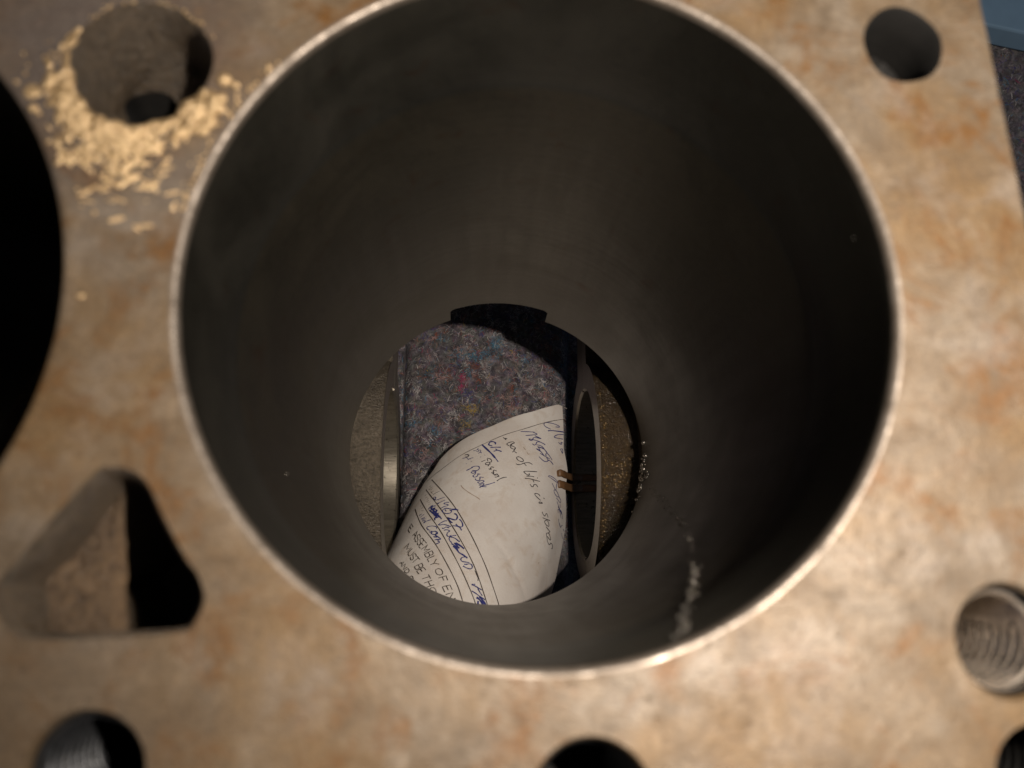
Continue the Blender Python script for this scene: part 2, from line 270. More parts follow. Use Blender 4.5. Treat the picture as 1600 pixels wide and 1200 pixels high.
# ink strokes of the job sheet, in mm along the card (s, t)
HAND = [['blue',0.3,[11.75,30.77,13.47,32.07,12.55,32.21,10.29,31.42,7.76,30.08,6.76,29.03,6.83,28.18,7.92,27.73,10.13,28.15]],['blue',0.3,[16.23,30.25,14.08,28.42,12.78,26.46,12.79,25.81,14.1,26.44,16.77,28.16]],['blue',0.3,[15.27,25.11,16.24,25.05,17.01,25.61,16.39,25.95,17.38,26.59]],['blue',0.3,[17.13,23.08,17.98,22.51,18.89,22.22,18.23,23.82,17.31,23.24]],['blue',0.3,[-0.79,19.75,2.0,21.17,4.25,22.37]],['blue',0.3,[3.83,22.0,5.6,22.03,3.63,20.34,1.52,18.79]],['blue',0.3,[4.93,20.72,7.73,21.09,6.1,20.41,4.88,19.71,4.63,18.8,4.53,17.98,3.77,17.61,3.23,17.94,4.89,18.53]],['blue',0.3,[4.89,18.53,6.85,19.18,10.14,19.6]],['blue',0.3,[7.9,19.37,6.66,18.62,6.49,17.43,6.06,16.5,5.05,16.59]],['blue',0.3,[6.75,17.17,9.11,17.98,11.93,16.67]],['blue',0.3,[7.33,16.5,9.71,17.34,11.1,17.31]],['blue',0.3,[7.15,15.31,9.2,15.37]],['blue',0.3,[7.84,16.64,9.17,15.45]],['blue',0.42,[9.25,26.59,10.99,28.03,16.03,31.43]],['blue',0.3,[7.46,15.52,9.17,15.45,11.42,14.58,12.01,15.25,11.62,15.79,12.59,16.55,15.17,15.43]],['blue',0.3,[9.32,14.4,11.42,14.58]],['blue',0.3,[9.33,12.62,11.62,12.22,13.04,12.89,13.66,14.12,14.66,14.39,16.31,13.95]],['blue',0.3,[12.12,14.91,13.96,15.09]],['blue',0.3,[13.69,14.03,12.4,14.71]],['blue',0.3,[7.48,16.6,9.86,17.46,12.17,16.86]],['black',0.3,[-6.16,14.27,-5.47,13.86,-4.82,13.57,-5.21,14.06,-4.53,14.21]],['black',0.3,[-4.03,11.53,-3.26,12.69,-2.05,13.54,-1.45,13.18,-2.02,12.38,-2.63,11.69]],['black',0.3,[-4.03,11.53,-3.46,11.23,-2.46,11.13,-1.99,12.82]],['black',0.3,[-2.34,10.76,-1.55,10.28,-0.44,10.39,-0.45,11.23,-1.74,11.45,-2.33,10.98]],['black',0.3,[-0.4,11.36,-0.47,9.96,-0.76,8.77]],['black',0.3,[-0.61,9.89,0.04,9.38,0.84,9.17]],['black',0.3,[1.76,7.79,1.38,7.17,2.13,6.34,3.49,6.3,4.29,6.98,3.74,7.68,2.46,7.97,1.76,7.79]],['black',0.3,[1.98,4.42,2.61,4.26,3.61,4.83,4.59,6.04,5.94,7.29,7.05,7.71,7.98,7.62]],['black',0.3,[4.71,6.21,5.96,5.56]],['brown',0.16,[2.43,12.98,3.52,12.24]],['brown',0.16,[4.17,11.8,5.11,11.02,5.39,11.51]],['black',0.3,[10.73,5.88,8.16,4.27,5.83,2.68,6.89,2.11,7.91,2.28,8.27,2.83,7.84,3.04]],['black',0.3,[7.34,1.3,8.82,2.3,10.26,3.01]],['black',0.3,[11.56,3.45,11.89,3.49]],['black',0.3,[7.05,0.01,8.87,1.03,11.04,1.86,13.11,2.79]],['black',0.3,[10.19,1.55,11.06,0.68]],['black',0.3,[9.68,-1.09,10.69,-1.57,11.28,-1.05,11.26,-0.17,12.12,0.46,13.1,-0.01]],['black',0.3,[15.26,-2.99,14.47,-2.61,13.04,-3.21,12.86,-3.83,13.84,-4.27,16.02,-4.36]],['black',0.3,[16.93,-2.38,17.52,-2.4]],['black',0.3,[15.49,-5.83,16.08,-5.09,17.21,-4.79,15.68,-6.02]],['blue',0.24,[15.87,7.58,16.48,8.38,19.14,9.14,22.19,9.27,22.85,9.21]],['blue',0.24,[15.87,7.58,18.32,8.05,22.05,8.94]],['blue',0.24,[18.64,6.38,21.14,5.32,21.97,5.41]],['blue',0.24,[20.93,8.19,21.34,6.71,21.79,5.47]],['blue',0.24,[21.2,5.17,20.73,4.37,21.97,3.6,23.49,3.67,24.41,4.45,23.8,4.94,21.97,5.41]],['blue',0.24,[24.41,4.45,26.37,4.3,26.7,3.18]],['blue',0.24,[23.37,2.97,26.35,3.08]],['blue',0.24,[24.27,1.94,26.84,1.11,30.52,0.8]],['blue',0.24,[26.48,-0.18,27.43,-0.97]],['blue',0.24,[26.6,2.7,27.66,1.79]],['blue',0.24,[27.81,0.34,28.72,0.69]],['black',0.27,[18.25,-8.12,19.46,-8.61,20.38,-8.35,20.44,-7.35,21.07,-6.95,22.12,-7.64]],['black',0.27,[19.52,-9.88,21.5,-8.99,23.74,-7.82]],['black',0.27,[22.08,-9.0,21.17,-10.01,21.37,-10.7,22.73,-10.85,24.11,-10.22,23.42,-9.26,22.36,-8.97]],['black',0.27,[22.66,-11.57,24.36,-11.53,25.88,-11.45]],['black',0.27,[25.93,-11.23,25.16,-12.59]],['black',0.27,[25.18,-14.06,27.32,-13.88,27.99,-13.35,26.99,-12.83,25.59,-12.43,24.35,-13.23,24.61,-13.96,25.65,-14.81,26.45,-15.48,27.81,-15.71]],['black',0.27,[27.81,-15.71,28.69,-15.13,28.61,-14.45,30.41,-13.89,31.53,-14.7,30.68,-15.35]],['blue',0.22,[25.95,0.95,27.27,0.48,29.05,-0.02,30.92,-0.85]],['blue',0.22,[26.35,-0.29,28.58,1.17,30.31,1.02,32.5,0.24]],['blue',0.22,[28.94,-2.66,30.52,-3.52,32.95,-3.52,33.47,-2.32,34.22,-1.53]],['blue',0.22,[35.9,-1.98,38.1,-1.48]],['blue',0.22,[35.69,-4.09,38.58,-4.63]],['blue',0.22,[41.41,-4.73,43.69,-3.88]],['blue',0.3,[43.61,-8.67,43.56,-9.64,43.55,-11.29,43.47,-11.31]],['blue',0.3,[43.53,-12.31,43.44,-12.75]],['blue',0.3,[43.49,-13.84,43.4,-14.16]],['blue',0.3,[43.42,-15.3,43.37,-15.71]],['blue',0.3,[43.36,-17.28,43.35,-17.82]],['blue',0.3,[43.32,-20.12,43.24,-20.18]],['blue',0.3,[43.29,-21.39,43.21,-23.02]],['blue',0.42,[-9.29,8.06,-7.48,8.69,-5.59,9.3]],['blue',0.42,[-7.53,6.54,-6.3,7.44,-4.68,7.39]],['blue',0.42,[-7.23,7.88,-6.3,7.44]],['blue',0.5,[-8.05,9.96,-8.11,10.68,-9.04,11.08,-10.1,10.83,-10.46,9.7,-10.01,9.05,-8.87,9.0]],['blue',0.62,[-13.09,8.95,-9.86,6.56,-7.76,5.02,-6.04,3.59]],['blue',0.3,[-6.27,3.83,-4.43,2.23]],['blue',0.22,[-15.37,5.39,-14.33,5.77,-13.75,6.98]],['blue',0.22,[-13.99,5.28,-13.29,5.14,-13.24,5.98,-13.95,6.12]],['blue',0.22,[-13.0,6.22,-12.32,5.69,-12.59,5.02]],['blue',0.22,[-12.98,4.24,-12.44,5.05,-11.68,4.75]],['blue',0.22,[-10.39,4.01,-10.1,3.85]],['blue',0.22,[-11.71,2.63,-11.37,2.83]],['blue',0.22,[-18.57,1.42,-16.98,1.8,-15.84,1.0]],['blue',0.22,[-15.94,0.79,-15.23,1.65,-14.17,1.94]],['blue',0.22,[-15.66,1.42,-14.93,1.26]],['blue',0.22,[-14.49,0.1,-14.19,-0.01]],['blue',0.22,[-16.0,-1.36,-15.67,-1.34]],['black',0.4,[-18.18,3.17,-17.41,3.46,-16.41,3.05,-16.66,2.32,-17.65,2.22]],['black',0.3,[-10.5,0.44,-9.22,1.65]],['black',0.3,[-8.91,2.64,-7.62,2.58,-6.82,1.8,-7.14,1.09,-8.16,0.8]],['black',0.3,[-8.79,2.27,-8.19,1.4]],['black',0.3,[-8.13,0.71,-8.7,0.04,-8.37,-0.48,-7.51,-0.23,-6.95,0.24,-7.49,0.68]],['black',0.3,[-7.36,-0.19,-7.41,-1.02]],['black',0.3,[-6.07,-0.79,-5.11,-0.86]],['black',0.3,[-6.07,-0.79,-6.26,-1.66,-5.72,-1.88,-6.26,-2.16,-6.85,-2.05]],['black',0.3,[-4.77,-1.94,-3.62,-2.09]],['black',0.3,[-4.77,-1.94,-4.76,-2.94,-4.31,-3.37,-5.35,-3.55]],['black',0.3,[-4.68,-3.7,-3.62,-4.08,-2.84,-3.57,-3.37,-3.39,-3.84,-4.37]],['black',0.3,[-3.48,-5.02,-2.78,-4.73,-2.54,-4.03]],['black',0.3,[-2.24,-6.46,-1.55,-5.17,-0.38,-3.84,0.56,-3.27]],['black',0.3,[-2.51,-3.62,-2.09,-4.43]],['blue',0.42,[-14.64,-4.71,-13.65,-3.81,-12.71,-2.78]],['blue',0.32,[-13.33,-2.86,-12.14,-2.09,-10.75,-1.94,-10.18,-2.93,-10.83,-4.07,-12.52,-4.26]],['blue',0.32,[-10.85,-4.47,-12.21,-4.72,-12.43,-5.45,-11.58,-5.61,-10.88,-4.88,-10.86,-5.87]],['blue',0.32,[-10.04,-5.5,-8.96,-5.44]],['blue',0.32,[-10.8,-6.06,-11.35,-6.76,-10.69,-7.32,-9.9,-6.85,-9.7,-6.02,-9.89,-5.47]],['blue',0.32,[-8.68,-6.75,-7.26,-6.55]],['blue',0.32,[-8.68,-6.75,-8.32,-7.84,-8.71,-8.53,-9.67,-8.47,-10.03,-7.87]],['blue',0.32,[-8.68,-9.11,-8.36,-9.61,-7.59,-9.59,-6.78,-8.76,-6.67,-8.14,-7.43,-8.17,-8.45,-8.85]],['blue',0.32,[-7.79,-10.62,-7.05,-9.81,-6.27,-9.37,-6.54,-10.43,-7.32,-10.87]],['blue',0.32,[-7.2,-11.7,-6.49,-10.6,-4.66,-9.1,-2.73,-7.36]],['blue',0.32,[-6.57,-10.82,-5.01,-10.39]],['blue',0.3,[-24.02,-17.34,-22.8,-17.52,-22.37,-18.92,-20.41,-18.43,-18.78,-17.74]],['blue',0.3,[-24.09,-17.61,-22.37,-18.92]],['blue',0.3,[-20.75,-20.59,-19.97,-20.35,-18.04,-19.17]],['blue',0.3,[-20.75,-20.59,-20.09,-20.91]],['blue',0.3,[-15.98,-20.24,-17.4,-20.39,-17.76,-20.96,-16.23,-21.28,-15.9,-21.73,-17.17,-22.26,-18.6,-23.3]],['blue',0.3,[-16.39,-23.43,-16.1,-23.97,-15.57,-24.3]],['black',0.2,[-24.77,-16.14,-23.93,-15.42,-22.02,-14.63]],['blue',0.36,[-11.22,-23.33,-12.42,-23.0,-13.91,-23.21,-16.21,-23.05,-17.21,-23.84,-16.86,-24.75,-15.32,-25.38,-13.86,-25.05,-13.58,-24.09,-14.53,-23.65]],['blue',0.36,[-13.78,-23.56,-11.57,-23.22]],['blue',0.5,[-12.32,-25.0,-11.47,-25.22,-10.68,-26.15,-10.69,-27.42,-11.68,-27.62,-14.05,-27.08]],['blue',0.5,[-14.31,-27.02,-13.07,-28.03,-12.18,-28.79,-11.48,-29.02]],['blue',0.42,[-9.63,-27.0,-8.4,-27.94,-7.62,-29.33,-7.96,-30.05,-9.0,-30.07,-10.18,-29.28]],['blue',0.42,[-11.29,-30.41,-9.89,-30.11,-8.48,-30.28,-7.29,-31.36]],['blue',0.55,[-23.89,-23.06,-22.7,-21.53,-22.12,-23.66,-21.05,-22.82,-20.89,-25.25,-19.49,-24.02,-19.7,-26.42,-18.45,-25.33,-18.8,-27.35,-17.2,-26.78]],['blue',0.55,[-23.04,-22.43,-16.83,-27.31]],['blue',0.55,[-23.1,-23.55,-18.28,-26.99]],['blue',0.35,[-17.2,-26.78,-16.08,-28.0]],['blue',0.35,[-19.14,-27.35,-18.45,-28.63]],['blue',0.35,[-22.22,-21.77,-20.95,-21.8]],['blue',0.35,[-21.79,-22.76,-19.53,-23.93]],['blue',0.34,[-13.68,-28.48,-14.82,-28.79,-16.29,-30.36,-15.72,-30.58,-14.11,-30.24,-11.45,-30.8]],['blue',0.34,[-14.46,-31.8,-13.77,-31.98,-13.11,-31.26,-11.84,-31.41]],['blue',0.34,[-13.34,-32.72,-12.39,-32.39,-11.21,-32.7,-11.68,-33.5,-11.6,-34.53,-10.8,-35.07,-10.01,-34.37]],['blue',0.34,[-8.38,-33.96,-9.54,-34.43,-10.35,-35.5,-9.81,-36.58,-8.85,-37.21]],['blue',0.34,[-9.92,-35.05,-8.39,-35.18,-6.62,-36.04,-6.6,-35.69]],['blue',0.5,[-8.87,-37.56,-7.29,-38.31,-6.02,-39.44]],['blue',0.5,[-7.95,-38.5,-6.33,-39.37,-5.13,-40.33,-3.53,-40.75,-1.85,-41.42]],['blue',0.62,[-8.05,-36.99,-5.71,-38.66]],['blue',0.62,[-7.65,-36.87,-5.51,-37.57,-4.1,-38.26]],['blue',0.36,[-2.01,-40.98,-3.28,-41.49,-3.84,-42.37,-3.28,-43.16,-2.16,-43.04,-0.7,-42.67]],['blue',0.36,[-2.29,-44.75,-0.91,-44.99,0.32,-44.77,0.76,-43.91,-0.14,-43.0,-1.86,-43.91]],['blue',0.36,[-2.12,-44.02,-1.1,-43.59]],['black',0.26,[1.91,-44.67,3.35,-46.24,3.89,-46.93,4.11,-47.79]],['blue',0.36,[2.64,-50.14,3.91,-49.98,6.43,-50.22]],['blue',0.36,[2.56,-49.94,3.7,-49.37]],['blue',0.36,[3.35,-52.17,5.07,-52.38,6.38,-52.63,8.63,-52.78]],['blue',0.36,[4.96,-50.38,6.03,-51.24,7.23,-52.0]],['blue',0.7,[5.63,-53.5,6.93,-53.73,8.32,-54.52,9.55,-55.67]],['blue',0.7,[6.42,-52.76,7.71,-53.3,9.34,-54.24,10.23,-55.74]],['blue',0.7,[6.56,-54.4,6.94,-55.44,8.14,-56.17]],['blue',0.3,[-27.13,-25.42,-26.26,-24.68]],['blue',0.3,[-26.23,-26.37,-24.84,-25.15]],['blue',0.3,[-25.38,-27.27,-23.66,-26.81]],['blue',0.3,[-24.26,-28.38,-22.66,-28.59,-23.0,-29.46]],['blue',0.3,[-22.91,-29.66,-22.0,-28.84,-20.28,-28.32]],['blue',0.3,[-24.85,-27.55,-22.9,-27.65]],['blue',0.3,[-16.31,-32.33,-16.82,-31.46,-18.58,-31.16,-20.18,-31.4,-20.52,-32.01,-19.56,-32.85,-18.6,-33.12]],['blue',0.4,[-18.81,-33.83,-17.5,-33.81,-16.69,-33.41,-15.33,-34.02,-15.97,-34.43]],['blue',0.4,[-17.87,-33.29,-17.54,-34.52,-16.11,-34.88,-15.05,-34.34]],['blue',0.4,[-16.2,-35.85,-14.62,-35.87,-15.85,-35.12,-13.13,-36.54,-14.53,-36.91,-15.21,-37.16]],['blue',0.4,[-14.04,-37.37,-13.07,-37.92,-14.2,-38.95]],['grey',0.16,[-29.43,-10.9,-28.3,-10.66]],['grey',0.16,[-28.5,-11.99,-27.18,-11.57]],['grey',0.16,[-28.79,-12.29,-27.57,-12.95]],['grey',0.16,[-27.26,-13.13,-26.6,-12.32]],['grey',0.16,[-26.35,-14.54,-25.17,-14.02]],['grey',0.16,[-26.81,-14.03,-25.35,-15.35]],['grey',0.16,[-29.37,-15.45,-28.79,-14.85]],['grey',0.16,[-28.47,-16.7,-27.3,-16.44]],['grey',0.16,[-27.0,-17.87,-26.59,-17.01]],['grey',0.16,[-26.68,-18.91,-25.72,-18.36]],['grey',0.16,[-25.33,-19.59,-24.66,-19.33]],['grey',0.16,[-24.95,-20.8,-23.96,-20.4]],['grey',0.16,[-29.35,-20.49,-29.04,-19.81]],['grey',0.16,[-27.83,-22.06,-27.41,-21.21]],['grey',0.16,[-27.26,-23.14,-26.07,-23.04]],['grey',0.16,[-27.24,-25.21,-26.85,-24.74]],['brown',0.22,[-14.35,-11.89,-13.12,-13.1,-11.12,-14.31,-8.92,-15.33,-6.83,-16.07,-5.4,-16.72]],['brown',0.3,[21.03,-25.24,21.27,-25.32]],['brown',0.2,[25.25,-26.11,25.81,-25.56]]]
RULES = [[0.17,[-32.88,-6.73,-31.12,-5.5,-25.88,-2.27,-19.61,3.31,-12.82,8.86,-6.22,15.52,-0.51,21.04,7.38,29.93,11.42,34.31,15.7,38.68]],[0.3,[-29.8,-7.15,-20.1,-15.6,-12.55,-22.64,-5.49,-30.08,0.18,-36.36,4.65,-41.28,9.21,-46.55,14.19,-51.9,19.54,-57.85]],[0.3,[-30.68,-11.78,-19.04,-22.62,-11.82,-29.76,-5.36,-36.31,1.07,-43.1,7.06,-50.48,10.27,-54.29,15.35,-60.47]],[0.3,[-31.69,-16.14,-22.99,-25.01,-15.08,-32.65,-8.09,-40.18,-1.59,-47.18,3.75,-53.13,6.61,-56.37,11.94,-62.34]],[0.3,[-32.21,-20.59,-23.43,-30.54,-15.08,-38.12,-8.5,-44.86,-1.79,-52.15,1.88,-57.04,7.07,-63.13]]]
PRINT = [[-21.48,-36.2,-21.84,-35.38,-22.61,-34.69,-23.18,-34.87,-23.16,-35.56,-21.91,-37.32,-21.98,-37.92,-22.49,-38.13,-23.08,-37.63,-23.4,-36.85],[-19.43,-37.92,-19.66,-37.17,-20.37,-36.54,-21.02,-36.65,-21.13,-37.25,-20.13,-38.91,-20.34,-39.45,-20.94,-39.59,-21.46,-39.06,-21.64,-38.34],[-19.31,-41.06,-20.34,-40.29,-19.24,-37.52,-17.7,-38.82],[-19.77,-38.86,-18.67,-39.74],[-18.71,-41.51,-16.98,-39.38,-17.48,-41.76,-15.35,-41.11,-17.16,-42.98],[-16.71,-43.46,-14.5,-41.75,-13.65,-42.68,-13.63,-43.19,-14.11,-43.6,-14.64,-43.52,-15.53,-42.57],[-14.64,-43.52,-14.55,-44.14,-15.14,-44.63,-15.73,-44.49,-16.71,-43.46],[-12.84,-43.68,-14.87,-45.31,-13.77,-46.5],[-11.67,-44.8,-11.87,-46.54,-9.96,-46.56],[-11.87,-46.54,-12.95,-47.36],[-10.14,-49.81,-10.44,-48.89,-9.86,-48.24,-8.8,-48.29,-7.97,-48.99,-7.67,-49.88,-8.26,-50.56,-9.33,-50.53,-10.14,-49.81],[-8.47,-51.83,-6.32,-50.24,-5.24,-51.67],[-7.35,-51.01,-6.4,-52.17],[-4.67,-56.18,-6.06,-54.6,-3.95,-53.08,-2.66,-54.53],[-4.96,-53.82,-3.84,-55.09],[-4.1,-56.91,-2.08,-55.3,-2.5,-58.7,-0.65,-56.95],[-25.66,-35.1,-24.2,-33.03,-23.78,-36.96],[-25.08,-34.33,-23.95,-35.47],[-27.01,-40.21,-25.65,-38.21,-25.42,-40.91,-23.46,-40.47,-24.52,-42.55],[-22.79,-40.95,-23.73,-42.41,-23.62,-43.31,-22.78,-44.14,-22.08,-44.02,-21.2,-42.43],[-19.62,-44.5,-19.82,-43.83,-20.44,-43.28,-21.08,-43.33,-21.25,-43.8,-20.27,-45.39,-20.45,-45.89,-21.08,-45.93,-21.69,-45.31,-21.89,-44.62],[-19.21,-44.4,-17.59,-45.7],[-18.39,-45.06,-19.92,-47.07],[-18.47,-48.75,-16.19,-47.18,-15.37,-48.12,-15.38,-48.6,-15.89,-48.96,-16.41,-48.86,-17.25,-47.93],[-16.41,-48.86,-16.35,-49.44,-16.98,-49.86,-17.56,-49.72,-18.47,-48.75],[-15.51,-51.6,-16.82,-50.48,-14.93,-48.77,-13.61,-49.71],[-15.83,-49.6,-14.72,-50.47],[-12.19,-51.17,-10.83,-52.64],[-11.5,-51.91,-13.72,-53.29],[-12.44,-54.74,-10.15,-53.1],[-10.99,-56.09,-8.87,-54.57],[-11.24,-53.9,-9.88,-55.31],[-9.36,-57.97,-9.78,-57.02,-9.53,-56.0,-8.7,-55.62,-7.78,-56.16,-7.24,-57.12,-7.61,-58.11,-8.56,-58.48,-9.36,-57.97],[-25.83,-46.87,-23.85,-46.58,-24.34,-48.28],[-25.07,-46.77,-24.14,-47.64],[-24.03,-48.58,-22.68,-47.5,-22.51,-49.91,-21.31,-48.91],[-22.02,-50.33,-20.65,-49.45,-20.0,-50.18,-19.92,-50.93,-20.4,-51.29,-21.26,-51.08,-22.02,-50.33],[-16.76,-54.02,-17.0,-53.38,-17.49,-52.69,-18.19,-52.49,-18.61,-52.93,-18.5,-53.7,-17.94,-54.29,-17.39,-54.61],[-28.09,-33.09,-30.03,-31.19,-29.87,-28.3,-27.58,-30.58],[-29.95,-29.69,-28.14,-31.47]]

# ------------------------------------------------------------------ felt blanket the block stands on
nz = vnoise(1)
def felt_z(x, y):
    inside = max(0.0, 1-((x+1.2)/35.3)**14) * max(0.0, 1-(y/92.0)**8) if abs(x+1.2) < 35.3 and abs(y) < 92 else 0.0
    b = 11.0*inside**.5 if inside > 0 else 0
    if b: b += 13*math.exp(-((x+32)/11)**2-((y+14)/15)**2)
    return -ZD - .6 + b + 1.3*nz(x, y, 0, .02) * (1 if b else .3) + .5*nz(x, y, 3, .16) + .35*nz(x, y, 6, .45)
def axis(lo, hi, fine, step_f, step_c):
    xs = []; x = lo
    while x < hi:
        xs.append(x); x += step_f if fine[0] <= x < fine[1] else step_c
    return xs + [hi]
xs = axis(-620, 620, (-60, 60), 1.2, 20); ys = axis(-520, 640, (-70, 95), 1.2, 20)
felt = thing('felt_blanket', 'mottled grey shoddy felt blanket spread under the engine block', 'blanket')
fb = MB(); fb.grid([[(x, y, felt_z(x, y)) for x in xs] for y in ys])
fb.build('felt_sheet', M_FELT, felt, fix=0)
FCOL = [(.30, .28, .27), (.15, .14, .15), (.42, .38, .36), (.030, .026, .028), (.05, .16, .24), (.26, .022, .075), (.34, .22, .02), (.20, .055, .030), (.06, .05, .15), (.34, .20, .18)]
FM = [mat_simple('felt_fibre_'+nm, c, .9, 0, .2, 500, 0) for nm, c in zip(('grey', 'slate', 'pale', 'black', 'teal', 'magenta', 'yellow', 'rust', 'violet', 'pink'), FCOL)]
fv, ff, fm = [], [], []
def fibre(x, y, ln, wd, ci, a, curl, lift):
    n = 5; p = (x, y); L = []
    for i in range(n):
        t = i/(n-1)
        L.append((p[0], p[1], felt_z(*p)+.12+lift*math.sin(math.pi*t)))
        p = (p[0]+math.cos(a)*ln/(n-1), p[1]+math.sin(a)*ln/(n-1)); a += curl
    b = len(fv)
    for i, (px, py, pz) in enumerate(L):
        q = L[min(i+1, n-1)]; r = L[max(i-1, 0)]
        dx, dy = q[0]-r[0], q[1]-r[1]; d = math.hypot(dx, dy) or 1
        ww = wd*(.5 if i in (0, n-1) else 1)
        fv.append((px-dy/d*ww/2, py+dx/d*ww/2, pz)); fv.append((px+dy/d*ww/2, py-dx/d*ww/2, pz+.05))
    for i in range(n-1): ff.append((b+2*i, b+2*i+1, b+2*i+3, b+2*i+2)); fm.append(ci)
rf = random.Random(5)
def rndfib(x, y, ci=None, big=1.0):
    if ci is None: ci = rf.choices(range(10), (12, 26, 4, 34, 3, 2, .8, 5, 4, 3))[0]
    fibre(x, y, rf.uniform(.8, 3.2)*big, rf.uniform(.08, .22)*big, ci, rf.uniform(0, 6.28), rf.gauss(0, .45), rf.uniform(0, .6)*big)
for _ in range(6500): rndfib(rf.uniform(-42, 42), rf.uniform(-30, 86))
for _ in range(13000): rndfib(rf.uniform(120, 330), rf.uniform(20, 250), rf.choices(range(10), (5, 26, 3, 30, 6, 1, .3, 2, 30, 1))[0], 1.5)
def tuft(x, y, ci, n, r, big=1.0, ax=1.0, ay=1.0):
    for _ in range(n): rndfib(x+rf.gauss(0, r*ax), y+rf.gauss(0, r*ay), ci, big)
for x, y, ci, n, r, ax, ay in ((2.5, 59.5, 4, 90, 1.9, 1, 1), (-1, 55, 4, 60, 2.0, 1.2, .8), (-8.3, 53.7, 4, 90, 1.7, 2.4, .6), (-11.7, 42, 5, 80, 1.2, .6, 1.5), (-11.2, 45, 5, 30, .8, 1, 1), (-7.3, 31, 6, 45, 1.3, 1, .7), (-6.9, 49.5, 7, 50, 1.6, 1.6, .6), (-33.3, 24.5, 4, 40, 1.3, 2, .5),
        (-35.9, 43.6, 2, 40, 1.5, 1, 1), (-26.2, 2, 2, 40, 1.2, 1, 1), (8.6, 31.2, 9, 30, .8, 1, 1), (23, 42.4, 2, 40, 1.3, 1, 1), (-30.4, 38.2, 2, 40, 1.2, .6, 1.4), (-22, 21, 4, 30, 1.2, 1, 1), (-9, 37, 8, 60, 1.6, 1, 1), (6, 36, 9, 30, 1.0, 2, .5), (-15, 28, 2, 40, 1.3, 1, 1), (-27, 12, 9, 30, 1.3, 1, 1), (-10, 24, 6, 30, 1.0, 1, 1)):
    tuft(x, y, ci, n, r, .75, ax, ay)
for _ in range(260): tuft(rf.uniform(-40, 40), rf.uniform(-20, 80), rf.choice((2, 2, 0, 9, 3, 3, 7, 8, 4)), 22, rf.uniform(.4, 1.6), .7, rf.uniform(.5, 2), rf.uniform(.5, 2))
fo_ = obj('loose_fibres', fv, ff, FM, felt, True, fm); fo_['kind'] = 'stuff'

board = thing('painted_board', 'flat pale blue grey board lying on the felt beyond the block corner', 'board')
bb = MB(); bb.prism([(150, 236), (300, 205.5), (560, 170), (560, 420), (150, 460)], -ZD+2.0, -ZD+15.0)
bo = bb.build('board_panel', M_BOARD, board, smooth=False, fix=0)
bv = bo.modifiers.new('edge', 'BEVEL'); bv.width = .0012; bv.segments = 2

# ------------------------------------------------------------------ engine block
block = thing('engine_block', 'rusty iron engine block with open cylinder bores seen from above its deck', 'engine block')
BORES = [(0.0, 0.0), (-104.2, -1.5)]
R, RO = 45.0, 46.0
EDGE = [(59.6, 98), (60.5, 64), (61.3, 43.8), (62.4, 29), (63.5, 14), (64.6, -6), (65.6, -30), (67.0, -74)]
OUT = [(-165, -74), (-165, 98)] + EDGE
HOLES = {'tl': (-52.3, 30.0, 8.7), 'tr': (49.6, 36.4, 5.2), 'bl': (-50.7, -55.6, 6.2), 'bc': (4.9, -59.3, 6.6), 'rt': (54.9, -42.2, 6.3), 'rb': (57.4, -57.3, 5.6)}
TRI0 = [(-61.6, -37.1), (-61.9, -35.7), (-59.1, -32.2), (-55.7, -27.5), (-52.5, -23.4), (-51.5, -22.9), (-49.3, -23.0), (-47.0, -24.5), (-44.8, -28.5), (-42.3, -32.5), (-40.5, -34.7), (-39.7, -37.1), (-40.4, -39.3), (-42.0, -40.5), (-50.8, -40.9), (-56.4, -41.1), (-59.3, -40.6), (-60.9, -39.0)]
def smooth_poly(P, k=4):
    n = len(P); o = []
    for i in range(n):
        a, b, c, d = (Vector(P[(i+j-1) % n]) for j in range(4))
        for s in range(k):
            t = s/k
            v = .5*((2*b)+(c-a)*t+(2*a-5*b+4*c-d)*t*t+(3*b-a-3*c+d)*t**3); o.append((v.x, v.y))
    return o
TRI = smooth_poly(TRI0)
def inset(P, d):   # shrink towards the centroid by about d
    cx = sum(p[0] for p in P)/len(P); cy = sum(p[1] for p in P)/len(P)
    o = []
    for x, y in P:
        r = math.hypot(x-cx, y-cy); k = (r-d)/r; o.append((cx+(x-cx)*k, cy+(y-cy)*k))
    return o
WOB = {'tl': .035, 'tr': .05}
def hole_ring(k, dr=0.0, z=None):
    x, y, r = HOLES[k]; return circ(x, y, r+dr, 64, z, WOB.get(k, .012), hash_(k))
def hash_(k): return sum(ord(c) for c in k)

# deck face, outer sides, underside, inner skirt
bm = bmesh.new()
def loop(P, z=0.0):
    vs = [bm.verts.new((x, y, z)) for x, y in P]
    return vs, [bm.edges.new((vs[i], vs[(i+1) % len(vs)])) for i in range(len(vs))]
def sub(P, k=6):
    o = []
    for i in range(len(P)):
        a, b = P[i], P[(i+1) % len(P)]
        for s in range(k): o.append((a[0]+(b[0]-a[0])*s/k, a[1]+(b[1]-a[1])*s/k))
    return o
rr = random.Random(3)
OUTS = sub(OUT, 5)
OUTS = [(x+rr.uniform(-.05, .05), y) for x, y in OUTS]
ed = []
vo, e = loop(OUTS); ed += e
for bx, by in BORES:
    P = circ(bx, by, RO, 160)
    P = [p for p in P]
    ed += loop(P)[1]
for k in HOLES: ed += loop(hole_ring(k, .45))[1]
ed += loop(inset(TRI, -.6))[1]
bmesh.ops.triangle_fill(bm, use_beauty=True, use_dissolve=False, edges=ed)
for f in bm.faces:
    if f.normal.z < 0: f.normal_flip()
me = bpy.data.meshes.new('tmp'); bm.to_mesh(me); bm.free()
dk = MB(); dk.v = [tuple(v.co) for v in me.vertices]; dk.f = [tuple(p.vertices) for p in me.polygons]; dk.m = [0]*len(dk.f)
bpy.data.meshes.remove(me)
